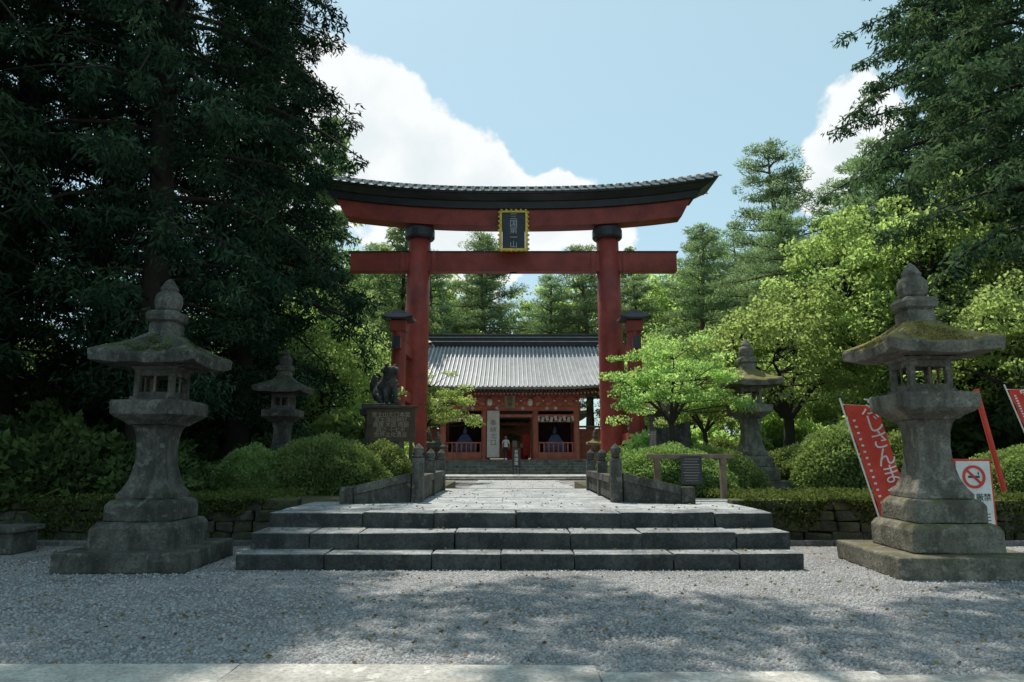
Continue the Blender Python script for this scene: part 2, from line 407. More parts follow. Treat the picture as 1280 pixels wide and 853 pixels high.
fq=np.array([(4,5,6,7),(0,1,5,4),(1,2,6,5),(2,3,7,6),(3,0,4,7)])
q.add(V.reshape(-1,3),(np.arange(n)[:,None,None]*8+fq[None]).reshape(-1,4),0,.5)
M['pebble']=paint('pebble_mat',(.44,.44,.43),(.24,.24,.245),.9,9,.1)
me=q.mesh('gravel_stones',['pebble']); put(me,'gravel_stones',0,0,0,1,0)
n=900
q=QM(); P=np.zeros((n,3)); P[:,1]=5.4+7*rng.random(n); P[:,0]=(rng.random(n)-.5)*2*(.78*P[:,1]); P[:,2]=.012
P=P[~((P[:,0]>-3.65)&(P[:,0]<3.85)&(P[:,1]>9.5))]
D=rng.normal(size=P.shape); D[:,2]*=.15
q.leaves(P,D,.055,.028,rng.random(len(P)),mi=0)
for (x0,x1,y0,y1,zz,k) in [(-3.5,3.7,9.75,10.05,.225,60),(-3.5,3.7,10.2,10.68,.445,90),(-3.5,3.7,10.85,12.6,.665,120),(-1.5,1.7,13,17,.665,60)]:
    P=np.zeros((k,3)); P[:,0]=rng.uniform(x0,x1,k); P[:,1]=rng.uniform(y0,y1,k); P[:,2]=zz
    D=rng.normal(size=P.shape); D[:,2]*=.1; q.leaves(P,D,.05,.026,rng.random(k),mi=0)
M['litter']=leafmat('fallen_leaf',(.16,.10,.05),(.30,.24,.10),.1)
put(q.mesh('fallen_leaves',['litter']),'fallen_leaves',0,0,0,1,0)

b=MB(); x=-9.3
while x<9:
    w=random.uniform(1.6,2.6); far=5.30 if x<0.2 else 5.12
    b.box(x+w/2,far-.45+random.uniform(-.02,.02),.0,w-.012,.9,.06,mi=0,jit=.012); x+=w
b.build('stone_paving',['pave'],bevel=.012)

# ------------------------------------------------------------------ steps / deck
e=empty('stone_steps')
def row(b,x0,x1,y0,y1,z0,z1,lmin=.7,lmax=1.3,jit=.006,gap=.006):
    x=x0
    while x<x1-.05:
        w=random.uniform(lmin,lmax)
        if x1-(x+w)<.45: w=x1-x
        b.box(x+w/2,(y0+y1)/2,(z0+z1)/2,w-gap,y1-y0,z1-z0,jit=jit); x+=w
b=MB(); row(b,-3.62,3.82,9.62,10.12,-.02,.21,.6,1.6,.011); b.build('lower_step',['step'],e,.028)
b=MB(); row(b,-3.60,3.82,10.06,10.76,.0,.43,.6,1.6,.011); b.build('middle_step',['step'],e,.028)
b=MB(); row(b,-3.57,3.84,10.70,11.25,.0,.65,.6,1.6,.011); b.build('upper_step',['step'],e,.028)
e=empty('stone_bridge')
b=MB()
y=11.26
while y<12.9:
    d=.62; row(b,-3.55,3.82,y,y+d-.012,.45,.645+random.uniform(0,.006),.6,1.2,.003); y+=d
y=12.5+.62
while y<17.5:
    d=.6; row(b,-1.72,1.95,y,y+d-.012,.45,.645+random.uniform(0,.006),.6,1.1,.003); y+=d
b.build('deck_slabs',['deck'],e,.008)
b=MB(); b.box(.13,12.1,.27,7.2,1.75,.5); b.box(.12,15.2,.25,3.6,4.6,.56); b.build('bridge_body',['dark'],e,.01)
b=MB()
for k in range(3): b.box(.12,17.9+k*.35,.55-.21*k-.25,3.7,.34,.5)
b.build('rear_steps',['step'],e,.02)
def rail(sx):
    b=MB(); px=-1.68 if sx<0 else 1.86
    for yy,hh in ((12.95,.78),(14.9,.70),(17.1,.70)):
        b.box(px,yy,.645+hh/2,.20,.20,hh,jit=.004)
        z=.645+hh
        b.lathe([(z,.06),(z+.03,.09),(z+.06,.065),(z+.10,.095),(z+.17,.09),(z+.22,.045),(z+.26,.005)],px,yy,14)
    for y0,y1 in ((13.07,14.78),(15.02,16.98)):
        b.box(px,(y0+y1)/2,.645+.40,.2,y1-y0,.13,jit=.003)
        b.box(px,(y0+y1)/2,.645+.19,.12,y1-y0-.02,.3,jit=.003)
    x0=px+sx*.12; x1=px+sx*1.05; yb=12.95; yb1=12.6
    def wing(z0a,z0b,z1a,z1b,th):
        vs=[]
        for (xx,yy,za,zb) in ((x0,yb,z0a,z1a),(x1,yb1,z0b,z1b)):
            for dy in (-th,th):
                vs+= [(xx,yy+dy,za),(xx,yy+dy,zb)]
        b.add(vs,[(0,1,3,2),(4,6,7,5),(0,4,5,1),(2,3,7,6),(1,5,7,3),(0,2,6,4)])
    wing(.645,.645,1.02,.80,.07); wing(1.02,.80,1.16,.95,.11)
    b.box(px+sx*1.17,12.58,.645+.14,.22,.26,.29,jit=.005)
    b.build('bridge_railing',['landark'],e,.012)
rail(-1); rail(1)

def terrace(x0,x1,name):
    b=MB(); b.box((x0+x1)/2,18.6,.28,x1-x0,11.6,.6); b.build(name,['earth'])
terrace(-60,-1.9,'terrace_ground'); terrace(2.1,60,'terrace_ground')
def rwall(x0,x1):
    b=MB(); zz=0
    for k in range(4):
        h=.18; x=x0+random.uniform(-.2,0)
        while x<x1:
            w=random.uniform(.25,.6); x2=min(x+w,x1)
            if x2-x>.1: b.box((x+x2)/2,12.62+random.uniform(-.03,.03),zz+h/2,x2-x-.008,.4,h-.005,jit=.025)
            x=x2
        zz+=h
    b.build('retaining_wall',['wall'],bevel=.03)
    b=MB(); x=x0
    while x<x1:
        w=random.uniform(.9,1.5); b.box(x+w/2,12.15,.02,w-.02,.14,.12,jit=.006); x+=w
    b.build('kerb_stone',['stone'],bevel=.015)
rwall(3.95,24); rwall(-24,-3.7)
n=60000
q=QM(); P=np.zeros((n,3)); P[:,0]=np.where(rng.random(n)<.5,rng.uniform(-16,-3.75,n),rng.uniform(3.95,17,n)); P[:,1]=12.38+3.2*rng.random(n)**2.4
dens=np.sin(P[:,0]*2.1)+np.sin(P[:,0]*.9+2)+np.sin(P[:,0]*5.3)*.5+rng.normal(size=n)*.8
P=P[dens>-1.0]; n=len(P)
edge=(P[:,1]<12.56); 
hang=rng.random(n)**1.3*(.35+.25*np.sin(P[:,0]*3.1)+.15*np.sin(P[:,0]*7.7))
P[:,2]=np.where(edge,.74-np.abs(hang),.66+.14*rng.random(n)); P[:,1]=np.where(edge,12.33+.09*rng.random(n),P[:,1])
D=rng.normal(size=(n,3))*.7+np.array([0,-.3,.6])
q.leaves(P,D,.085*rng.uniform(.6,1.4,n),.035,rng.random(n)*.8+np.where(edge,-.1,.2),mi=0)
put(q.mesh('ground_cover',['grass']),'ground_cover_plants',0,0,0,1,0)
b=MB(); b.box(-8.3,11.3,.16,1.6,.6,.32); b.box(-8.3,11.3,.36,1.75,.72,.08); b.build('stone_trough',['landark'],bevel=.02)

# ------------------------------------------------------------------ stone lanterns
def lantern(x,y,z,s=1,rz=0,body='lan',roof='lanroof',tier='lan',slabw=1.27,slab=.27,kw=.73):
    e=empty('stone_lantern',(x,y,z),rz); e.scale=(s*kw,s*kw,s)
    b=MB(); b.box(0,0,slab/2-.01,slabw*2,slabw*2,slab,jit=.012); b.build('foundation_slab',[tier],e,.03)
    b=MB(); b.sq([(.26,.78),(.54,.78),(.60,.73),(.62,.69)],n=6,jit=.009); b.build('lower_plinth',[tier],e,.02)
    b=MB(); b.sq([(.622,.63),(.84,.63),(.90,.57),(.92,.50)],n=6,jit=.009); b.build('upper_plinth',[tier],e,.02)
    b=MB(); b.sq([(.922,.50),(.99,.495),(1.06,.43),(1.18,.36),(1.4,.30),(1.6,.285),(1.78,.30),(1.90,.335),(1.95,.38)],n=4,jit=.004); b.build('shaft',[body],e,.015)
    b=MB(); b.sq([(1.952,.42),(2.0,.48),(2.06,.60),(2.10,.67),(2.27,.68),(2.30,.65)],n=6,jit=.007); b.build('platform',[body],e,.018)
    b=MB()
    b.sq([(2.302,.44),(2.35,.43),(2.36,.40)],n=1)
    for sx in (-1,1):
        for sy in (-1,1): b.box(sx*.33,sy*.33,2.56,.11,.11,.42)
    for a in range(4):
        c,s_=math.cos(a*math.pi/2),math.sin(a*math.pi/2)
        for (u,zz,w,h,t) in ((0,2.39,.56,.07,.08),(0,2.70,.56,.09,.08)):
            b.box(c*.34,s_*.34,zz,t,w,h,rz=a*math.pi/2)
        b.box(c*.34,s_*.34,2.54,.03,.045,.24,rz=a*math.pi/2,mi=1)
    b.sq([(2.745,.40),(2.79,.46)],n=1)
    b.build('firebox',[body,'wood'],e,.008)
    b=MB(); b.sq([(2.792,.44),(2.80,.80),(2.80,.985),(2.93,1.01),(2.965,.97),(3.03,.80),(3.11,.60),(3.20,.42),(3.27,.30),(3.30,.27)],n=9,lift=.05,jit=.013); b.build('roof',[roof],e,.008)
    b=MB(); b.sq([(3.30,.25),(3.44,.25),(3.46,.22),(3.50,.21)],n=2,jit=.006)
    b.sq([(3.46,.20),(3.50,.29),(3.58,.31),(3.63,.27),(3.65,.19)],n=5,jit=.006)
    b.lathe([(3.63,.18),(3.68,.24),(3.78,.27),(3.87,.26),(3.93,.20),(3.95,.16),(3.99,.18),(4.05,.13),(4.12,.07),(4.16,.005)])
    b.build('finial',[body],e,.004,smooth=False)
    return e
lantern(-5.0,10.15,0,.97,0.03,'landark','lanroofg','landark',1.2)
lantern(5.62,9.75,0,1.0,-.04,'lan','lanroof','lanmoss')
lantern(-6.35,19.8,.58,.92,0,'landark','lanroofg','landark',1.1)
lantern(6.25,18.8,.58,.95,0,'lan','lanroof','lan',1.1)
lantern(5.0,43,0,.72,0,'lan','lanroof','lan',1.0)
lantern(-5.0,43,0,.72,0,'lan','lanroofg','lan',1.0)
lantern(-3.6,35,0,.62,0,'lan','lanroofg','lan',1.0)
def mosscushion(name,cx,cy,zf,half,n,mat,thr=-.3):
    q=QM(); P=np.zeros((n,3)); u=rng.uniform(-1,1,n); v=rng.uniform(-1,1,n)
    P[:,0]=u*half; P[:,1]=v*half; m_=np.maximum(np.abs(u),np.abs(v))
    dens=np.sin(u*5+1)+np.sin(v*6)+np.sin(u*11+v*9)*.7+rng.normal(size=n)*.5
    P[:,2]=np.array([zf(t) for t in m_])+.006*rng.random(n)
    k=(dens>thr)&(m_>.3)&(m_<1.0); P=P[k]
    D=rng.normal(size=P.shape)+np.array([0,0,.8])
    q.leaves(P,D,.035,.022,rng.random(len(P)),mi=0)
    return q.mesh(name,[mat])
M['mossleaf']=leafmat('moss_tuft',(.11,.10,.03),(.31,.26,.085),.2)
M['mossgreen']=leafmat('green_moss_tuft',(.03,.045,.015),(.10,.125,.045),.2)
zf=lambda t: np.interp(t,[.27,.42,.60,.80,.97],[3.30,3.205,3.115,3.035,2.975])
me=mosscushion('moss_tufts',0,0,zf,.96,9000,'mossleaf',-.1)
o=put(me,'roof_moss',5.62,9.75,0,.73,-.04); o.scale=(.73,.73,1)
me=mosscushion('moss_tufts_green',0,0,zf,.96,6000,'mossgreen',.5)
o=put(me,'roof_moss',-5.0,10.15,0,.73,.03); o.scale=(.708,.708,.97)

# ------------------------------------------------------------------ torii
T=empty('torii_gate',(0.08,36,0))
H=10.7
dz=lambda x:.85*(abs(x)/H)**2.4
for sx in (-1,1):
    b=MB(); b.lathe([(0,.72),(.5,.72),(2.5,.68),(8,.62),(12.75,.57)],0,0,28); o=b.build('main_pillar',['red'],T,0,True)
    o.location=(sx*5.08,0,0)
    b.v=[(x-sx*0.17*z/12.75,y,z) for x,y,z in b.v]
    for v,c in zip(o.data.vertices,b.v): v.co=c
    b=MB(); b.lathe([(12.55,.70),(12.65,.78),(13.05,.78),(13.16,.70)],sx*4.91,0,28); b.build('pillar_cap',['black'],T,.03)
    b=MB(); b.lathe([(0,1.1),(.55,1.05),(.6,.95)],sx*5.08,0,20); b.lathe([(.6,.78),(1.6,.76)],sx*5.08,0,28); b.build('pillar_base',['dark'],T,.03)
    px_=5.5 if sx>0 else 5.25
    for sy in (-1,1):
        b=MB(); xx=sx*px_; yy=sy*3.9
        b.lathe([(0,.38),(7.3,.32)],xx,yy,14)
        b.build('side_post',['red'],T)
        b=MB(); b.box(xx,yy,7.25,.72,.72,.5); b.build('side_post_capital',['red'],T,.02)
        b=MB(); b.sq([(7.50,.68),(7.58,.70),(7.8,.45),(8.05,.06)],xx,yy,n=6,lift=.08); b.build('side_post_roof',['black'],T,.01)
    b=MB()
    for zz in (6.4,4.2,2.2):
        b.box(sx*(px_-.05),0,zz,.26,9.6,.5)
    b.build('side_tie_beam',['red'],T,.015)
    b=MB(); b.box(sx*(px_-.05),-4.815,6.4,.3,.02,.54); b.box(sx*(px_-.05),-4.815,4.2,.3,.02,.54); b.build('tie_beam_cap',['black'],T)
def cbeam(b,hb,ht,z0,z1,hy0,hy1,mi=0,n=40):
    rings=[]
    for i in range(n+1):
        t=-1+2*i/n
        xb,xt=t*hb,t*ht
        rings.append([(xb,-hy0,z0+dz(xb)),(xt,-hy1,z1+dz(xt)),(xt,hy1,z1+dz(xt)),(xb,hy0,z0+dz(xb))])
    b.loft(rings,mi)
b=MB(); b.box(0,0,11.32,16.9,.62,1.02); b.build('tie_beam_nuki',['red'],T,.02)
b=MB(); b.box(0,0,11.85,17.1,.72,.05); b.build('tie_beam_cover',['black'],T,.01)
b=MB(); b.box(0,0,11.32,.34,.3,1.02); 
for sx in (-1,1):
    for s2 in(-1,1): b.box(sx*4.93+s2*.82,-0,11.30,.22,.72,1.02)
b.build('wedge',['red'],T,.01)
b=MB(); cbeam(b,8.75,9.25,13.165,14.05,.50,.52); b.build('lintel_shimaki',['red'],T,.02)
b=MB(); cbeam(b,9.45,9.75,14.053,14.42,.66,.72); b.build('lintel_black_band',['black'],T,.015)
b=MB(); cbeam(b,9.8,10.35,14.423,14.68,.80,1.15); b.build('roof_soffit',['black'],T,.01)
b=MB(); cbeam(b,10.4,10.6,14.683,14.80,1.22,1.25); cbeam(b,10.55,10.75,14.803,15.22,1.22,.35); cbeam(b,10.7,10.8,15.223,15.45,.22,.16); b.build('lintel_roof_kasagi',['black'],T,.01)
b=MB(); x=-10.35
while x<=10.36:
    for sy in (-1,1):
        z=14.835+dz(x)
        b.tube([(x,sy*1.33,z+.05),(x,sy*.35,z+.46)],[.10,.085],8)
    x+=.46
b.build('round_tiles',['tile'],T)
b=MB(); x=-10.35
while x<=10.36:
    for sy in (-1,1):
        z=14.885+dz(x)
        b.tube([(x,sy*1.36,z-.002),(x,sy*1.332,z)],[.115,.115],12)
    b.box(x+.23,-1.29,14.83+dz(x),.2,.03,.07); b.box(x+.23,1.29,14.83+dz(x),.2,.03,.07)
    x+=.46
b.build('tile_end_discs',['tilewhite'],T)
P=empty('name_plaque'); P.parent=T; P.location=(0,-.95,12.75); P.rotation_euler=(R(-10),0,0)
b=MB(); b.box(0,0,0,1.15,.08,2.05); b.build('plaque_board',['black'],P,.01)
b=MB()
for s_ in(-1,1):
    b.box(s_*.66,-.03,0,.14,.14,2.25,mi=0); b.box(0,-.031,s_*1.08,1.42,.14,.14)
for k in range(9):
    for s_ in (-1,1): b.box(s_*.74,-.08,-1.05+k*.26,.13,.08,.12,rz=0,ry=.6)
for k in range(6):
    for s_ in (-1,1): b.box(-.62+k*.25,-.08,s_*1.16,.13,.08,.12,ry=.7)
b.build('gilded_frame',['gold'],P,.03)
text("三\n国\n第\n一\n山",'plaque_characters',P,(0,-.06,-.02),.42,'tilelight',(math.pi/2,0,0),.01,space=.95)
b=MB(); b.box(0,.25,1.3,.1,.6,.1); b.build('plaque_bracket',['black'],P)

# ------------------------------------------------------------------ shrine gate building
G=empty('shrine_gate_building',(-.15,50,0))
b=MB()
for k in range(6):
    y0=-3.4+k*.42; y1=y0+.5 if k<5 else -.9
    row(b,-4.6,5.2,y0,y1 if k<5 else y0+.6,0,.18*(k+1)+.005,.9,1.6)
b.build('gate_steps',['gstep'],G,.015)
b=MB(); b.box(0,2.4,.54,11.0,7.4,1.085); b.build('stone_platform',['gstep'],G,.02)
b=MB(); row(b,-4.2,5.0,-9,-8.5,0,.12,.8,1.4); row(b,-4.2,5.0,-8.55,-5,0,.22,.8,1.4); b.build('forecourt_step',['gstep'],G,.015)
cols=[-4.65,-1.78,1.78,4.65]
b=MB()
for yy in (0,2.4,4.8):
    for xx in cols: b.lathe([(1.085,.27),(1.12,.27),(1.2,.22),(4.62,.21)],xx,yy,16)
b.build('gate_columns',['red2'],G)
b=MB()
for yy in (0,4.8):
    b.box(0,yy,4.62,9.9,.24,.3); b.box(0,yy,3.75 if yy else 4.12,9.5,.14,.18)
    b.box(0,yy,5.02,9.9,.2,.16); b.box(0,yy,5.45,10.6,.3,.2)
for xx in cols: b.box(xx,2.4,4.62,.22,5.2,.28)
b.build('gate_beams',['red2'],G,.01)
b=MB(); b.box(0,.02,5.0,9.7,.1,.75); b.box(0,4.6,5.0,9.7,.1,.75); b.build('frieze_board',['red2'],G)
b=MB()
for i in range(13):
    x=-4.65+9.3*i/12
    b.box(x,-.14,4.84,.30,.26,.14); b.box(x,-.2,5.14,.20,.5,.12); b.box(x,-.24,5.27,.52,.2,.1)
    for s_ in(-1,1): b.box(x+s_*.2,-.26,5.35,.14,.24,.1)
b.build('bracket_sets',['red2'],G,.01)
b=MB()
for i in range(13):
    x=-4.65+9.3*i/12
    b.box(x,-.46,5.14,.14,.02,.08)
for x in (-3.2,-2.6,3.2,2.6,-.9,.9): b.box(x,-.17,4.64,.22,.03,.2,ry=.78)
b.build('painted_details',['white'],G)
b=MB()
for i in range(12):
    x=-4.26+9.3*i/12
    for k in range(3): b.box(x+random.uniform(-.1,.1),-.06,4.9+random.uniform(-.02,.02)+.04*k,.2,.05,.06,ry=random.uniform(-.8,.8))
b.build('carved_panels',['gold'],G,.01)
b=MB()
for s_ in (-1,1):
    b.box(s_*3.2,2.5,2.8,2.65,.1,3.4); b.box(s_*1.72,1.3,2.8,.06,2.4,3.4); b.box(s_*4.6,2.4,2.8,.08,4.7,3.4)
b.box(0,2.4,4.45,9.2,4.6,.06)
b.build('interior_walls',['inner'],G)
b=MB()
for s_ in (-1,1):
    b.box(s_*3.2,-.02,1.35,2.6,.1,.5); b.box(s_*3.2,-.03,2.25,2.55,.1,.09)
    b.box(s_*3.2,-.03,3.72,2.55,.08,.08)
    for k in range(8): b.box(s_*3.2-1.15+k*.33,-.02,1.92,.09,.06,.6)
b.build('lattice_screens',['red2'],G)
b=MB()
for s_ in (-1,1):
    for k in range(9):
        x=s_*3.2-1.2+k*.3
        b.box(x,-.12,3.94-.08*(k%2),.20,.012,.34,ry=.25*(1 if k%2 else -1))
b.build('paper_streamers',['white'],G)
b=MB(); b.box(-1.15,-.35,2.85,.85,.03,3.2); b.build('white_curtain',['white'],G)
text("奉\n納\n北\n口",'curtain_text',G,(-1.15,-.375,2.9),.45,'tile')
b=MB(); b.box(.0,-.5,5.05,.75,.08,.9); b.build('gate_plaque',['woodl'],G,.02)
text("随\n神",'gate_plaque_text',G,(0,-.545,5.05),.38,'inner')
b=MB()
for s_ in (-1,1): b.lathe([(4.75,.05),(4.8,.16),(5.0,.2),(5.2,.16),(5.25,.05)],s_*1.4,-.7,14)
b.build('paper_lanterns',['white'],G,0,True)
b=MB(); b.box(.6,3.4,1.5,1.5,.5,.85); b.box(1.2,2.0,2.1,.5,.06,1.5); b.build('offering_box',['cloth_red'],G,.01)
b=MB(); b.box(.35,3.2,2.2,.35,.2,.5); b.box(.9,3.3,2.1,.25,.2,.3); b.build('paper_offerings',['white'],G,.01)
M['blue']=paint('blue_robe_mat',(.12,.18,.34),(.08,.12,.25))
for s_ in (-1,1):
    b=MB(); b.sq([(1.6,.75),(2.0,.8),(2.5,.45),(2.85,.22)],s_*3.2,1.1,n=3); b.lathe([(2.85,.08),(2.95,.15),(3.1,.16),(3.22,.1),(3.4,.06),(3.42,.01)],s_*3.2,1.05,12)
    b.build('guardian_figure',['blue'],G,.03)
b=MB(); b.box(6.6,2.5,2.2,3.6,.12,2.2); b.box(-6.6,2.5,2.2,3.6,.12,2.2); b.build('side_fence',['red2'],G)
b=MB(); 
for s_ in(-1,1): b.box(s_*6.6,2.5,3.45,3.9,.9,.12,)
b.build('side_fence_roof',['tile'],G,.02)
def prof(t):
    return (-2.15+t*4.55, 5.95+3.55*(t**1.0*.72+t*t*.28))
b=MB(); nS=12; hx=7.55
def rx_(t): return hx-.55*t
for sgn in (1,-1):
    vs=[];fs=[]
    nx=30
    for i in range(nS+1):
        t=i/nS; yy,zz=prof(t); yy= yy if sgn>0 else 4.8-yy
        for j in range(nx+1):
            u=-1+2*j/nx; up=.35*abs(u)**4*(1-t)
            vs.append((u*rx_(t),yy,zz+up))
    for i in range(nS):
        for j in range(nx): fs.append((i*(nx+1)+j,i*(nx+1)+j+1,(i+1)*(nx+1)+j+1,(i+1)*(nx+1)+j))
    b.add(vs,fs)
o=b.build('roof_slopes',['tile'],G); sm=o.modifiers.new('s','SOLIDIFY'); sm.thickness=.18; sm.offset=-1
b=MB()
nr=50
for j in range(nr+1):
    u=-1+2*j/nr
    for sgn in (1,-1):
        pts=[]
        for i in range(9):
            t=i/8*.985; yy,zz=prof(t); yy= yy if sgn>0 else 4.8-yy
            pts.append((u*rx_(t),yy-.02*sgn,zz+.35*abs(u)**4*(1-t)+.035))
        b.tube(pts,[.062]*9,6)
b.build('roof_tile_ribs',['tilelight'],G)
b=MB(); b.box(0,2.4,9.62,14.0,.6,.5); b.box(0,2.4,10.0,13.6,.42,.28); b.box(0,2.4,10.21,14.1,.56,.14); b.build('roof_ridge',['black'],G,.02)
b=MB(); b.box(0,2.085,9.72,13.9,.02,.06); b.box(0,2.17,10.05,13.5,.03,.05); b.build('ridge_lines',['tilelight'],G)
b=MB()
for s_ in (-1,1): b.add([(s_*6.9,-1.3,5.9),(s_*6.9,6.1,5.9),(s_*6.9,2.4,9.4)],[(0,1,2)])
b.build('gable_board',['red2'],G)
b=MB()
for j in range(60):
    x=-7.3+14.6*j/59
    b.box(x,-1.0,5.80+.30*abs(x/7.4)**4,.09,2.2,.09,rx=.30)
b.build('rafters',['red2'],G)
b=MB(); b.box(0,2.4,5.6,9.6,4.9,.06); b.build('ceiling',['red2'],G)

Hh=empty('worship_hall',(-.2,78,0))
b=MB(); b.box(0,3,3,12,6,4); b.build('walls',['red2'],Hh); b=MB(); b.sq([(5,8),(5.3,8),(8,3),(9.5,.5)],n=6,lift=.5); b.build('roof',['tile'],Hh)

# ------------------------------------------------------------------ signs, boards
S=empty('notice_stand',(.26,44,0))
b=MB(); b.box(0,0,1.25,.52,.05,1.15); b.box(0,0,.6,.06,.05,.4); b.box(0,0,.4,.5,.05,.05); b.box(0,0,.02,.55,.4,.05); b.box(-.2,0,.35,.04,.05,.7); b.box(.2,0,.35,.04,.05,.7); b.build('board',['black'],S,.005)
text("参\n拝\n順\n路",'board_text',S,(0,-.03,1.25),.24,'white')

S=empty('wooden_barrier',(3.35,13.6,.58))
b=MB(); b.box(-.62,0,.42,.11,.11,.86); b.box(.62,0,.42,.11,.11,.86); b.box(0,0,.87,1.62,.13,.085); b.build('frame',['wood'],S,.01)
b=MB(); b.box(.0,-.10,.62,.40,.03,.52); b.build('notice_panel',['black'],S,.005)
b=MB()
for k in range(9): b.box(.0+random.uniform(-.01,.01),-.118,.82-k*.05,.30+random.uniform(-.06,.02),.004,.008)
b.build('panel_text_lines',['woodl'],S)
b=MB(); b.box(0,-.35,.03,2.0,.5,.12); b.build('base_slab',['deck'],S,.02)

S=empty('wooden_notice_board',(-3.72,22,.0))
b=MB(); b.box(-.62,0,1.2,.1,.1,2.4); b.box(.62,0,1.2,.1,.1,2.4); b.box(0,0,2.37,1.5,.07,1.0); b.box(0,0,2.92,1.7,.3,.07); b.build('board_frame',['woodd'],S,.01)
text("富士山北口本宮\n冨士浅間神社\n鳥居 木造 両部\n高さ 十七米\n世界文化遺産",'board_text',S,(0,-.04,2.37),.17,'woodl',space=.9,ext=.001)

def banner(name,p00,p10,p01,p11,body,size):
    """corners: bottom-left, bottom-right, top-left, top-right"""
    E=empty(name,p00); o0=Vector(p00)
    c=[Vector(p)-o0 for p in (p00,p10,p01,p11)]
    nu,nv=8,24; vs=[];fs=[]
    for j in range(nv+1):
        for i in range(nu+1):
            u,v=i/nu,j/nv
            p=(c[0]*(1-u)+c[1]*u)*(1-v)+(c[2]*(1-u)+c[3]*u)*v
            p=p+Vector((0,.035*math.sin(v*9+u*3)*u+.02*math.sin(v*17),0)); vs.append(p)
    for j in range(nv):
        for i in range(nu): a=j*(nu+1)+i; fs.append((a,a+1,a+nu+2,a+nu+1))
    b=MB(); b.add(vs,fs); b.build('cloth',['cloth_red'],E,0,True)
    b=MB(); d=(c[2]-c[0]).normalized(); b.tube([c[0]-d*.35+Vector((-.02,.02,0)),c[2]+d*.1+Vector((-.02,.02,0))],.014,8); b.tube([c[2]+Vector((-.02,.02,0)),c[3]+Vector((.03,.02,0))],.008,6); b.build('pole',['white'],E)
    mid=(c[0]+c[1]+c[2]+c[3])/4
    ang=math.atan2(d.x,d.z)
    text(body,'banner_text',E,mid+Vector((.06,-.07,.1)),size,'white',(math.pi/2,ang,0),.002,space=.85)
    b=MB()
    for k in range(16):
        v=.12+k*.05; p=(c[0]*.88+c[1]*.12)*(1-v)+(c[2]*.88+c[3]*.12)*v
        b.box(p.x,p.y-.05,p.z,.04,.004,.03,ry=ang+(k%3)*.2)
    b.build('banner_small_text',['white'],E)
    return E
banner('red_banner',(5.62,11.0,.33),(6.1,11.0,.55),(5.12,11.0,2.25),(5.62,11.0,2.22),"ふ\nじ\nさ\nん\nま\nつ\nり",.31)
banner('red_banner',(10.1,14.0,1.75),(10.55,14.0,1.75),(9.78,14,2.75),(10.22,14,2.75),"富\n士\n山",.33)
b=MB(); b.tube([(9.55,14,.5),(9.15,14,2.75)],.05,8); b.build('banner_pole',['cloth_red'])
S=empty('no_smoking_sign',(6.85,10.75,0))
b=MB(); b.box(0,0,.93,.56,.02,.98); b.build('red_panel',['cloth_red'],S,.004)
b=MB(); b.box(0,-.012,.93,.50,.01,.92); b.build('white_panel',['white'],S)
b=MB()
n=28
rr=[[(r*math.cos(2*math.pi*j/n),y,1.16+r*math.sin(2*math.pi*j/n)) for j in range(n)] for r,y in ((.17,-.018),(.17,-.026),(.13,-.026),(.13,-.018))]
b.loft(rr,cap=False); b.box(0,-.0225,1.16,.30,.006,.035,ry=R(45)); b.build('prohibition_ring',['cloth_red'],S)
b=MB(); b.box(0.0,-.021,1.16,.17,.004,.03); b.box(.07,-.021,1.21,.015,.004,.04); b.build('cigarette',['black'],S)
text("火気厳禁\n禁煙",'sign_text',S,(0,-.02,.80),.115,'black')
b=MB()
for k in range(4): b.box(0,-.0205,.62-k*.045,.38,.003,.012)
b.build('small_text',['black'],S)
b=MB(); b.box(-.2,.03,.3,.025,.025,.6); b.box(.2,.03,.3,.025,.025,.6); b.box(0,.12,.02,.5,.3,.03); b.build('sign_legs',['black'],S)

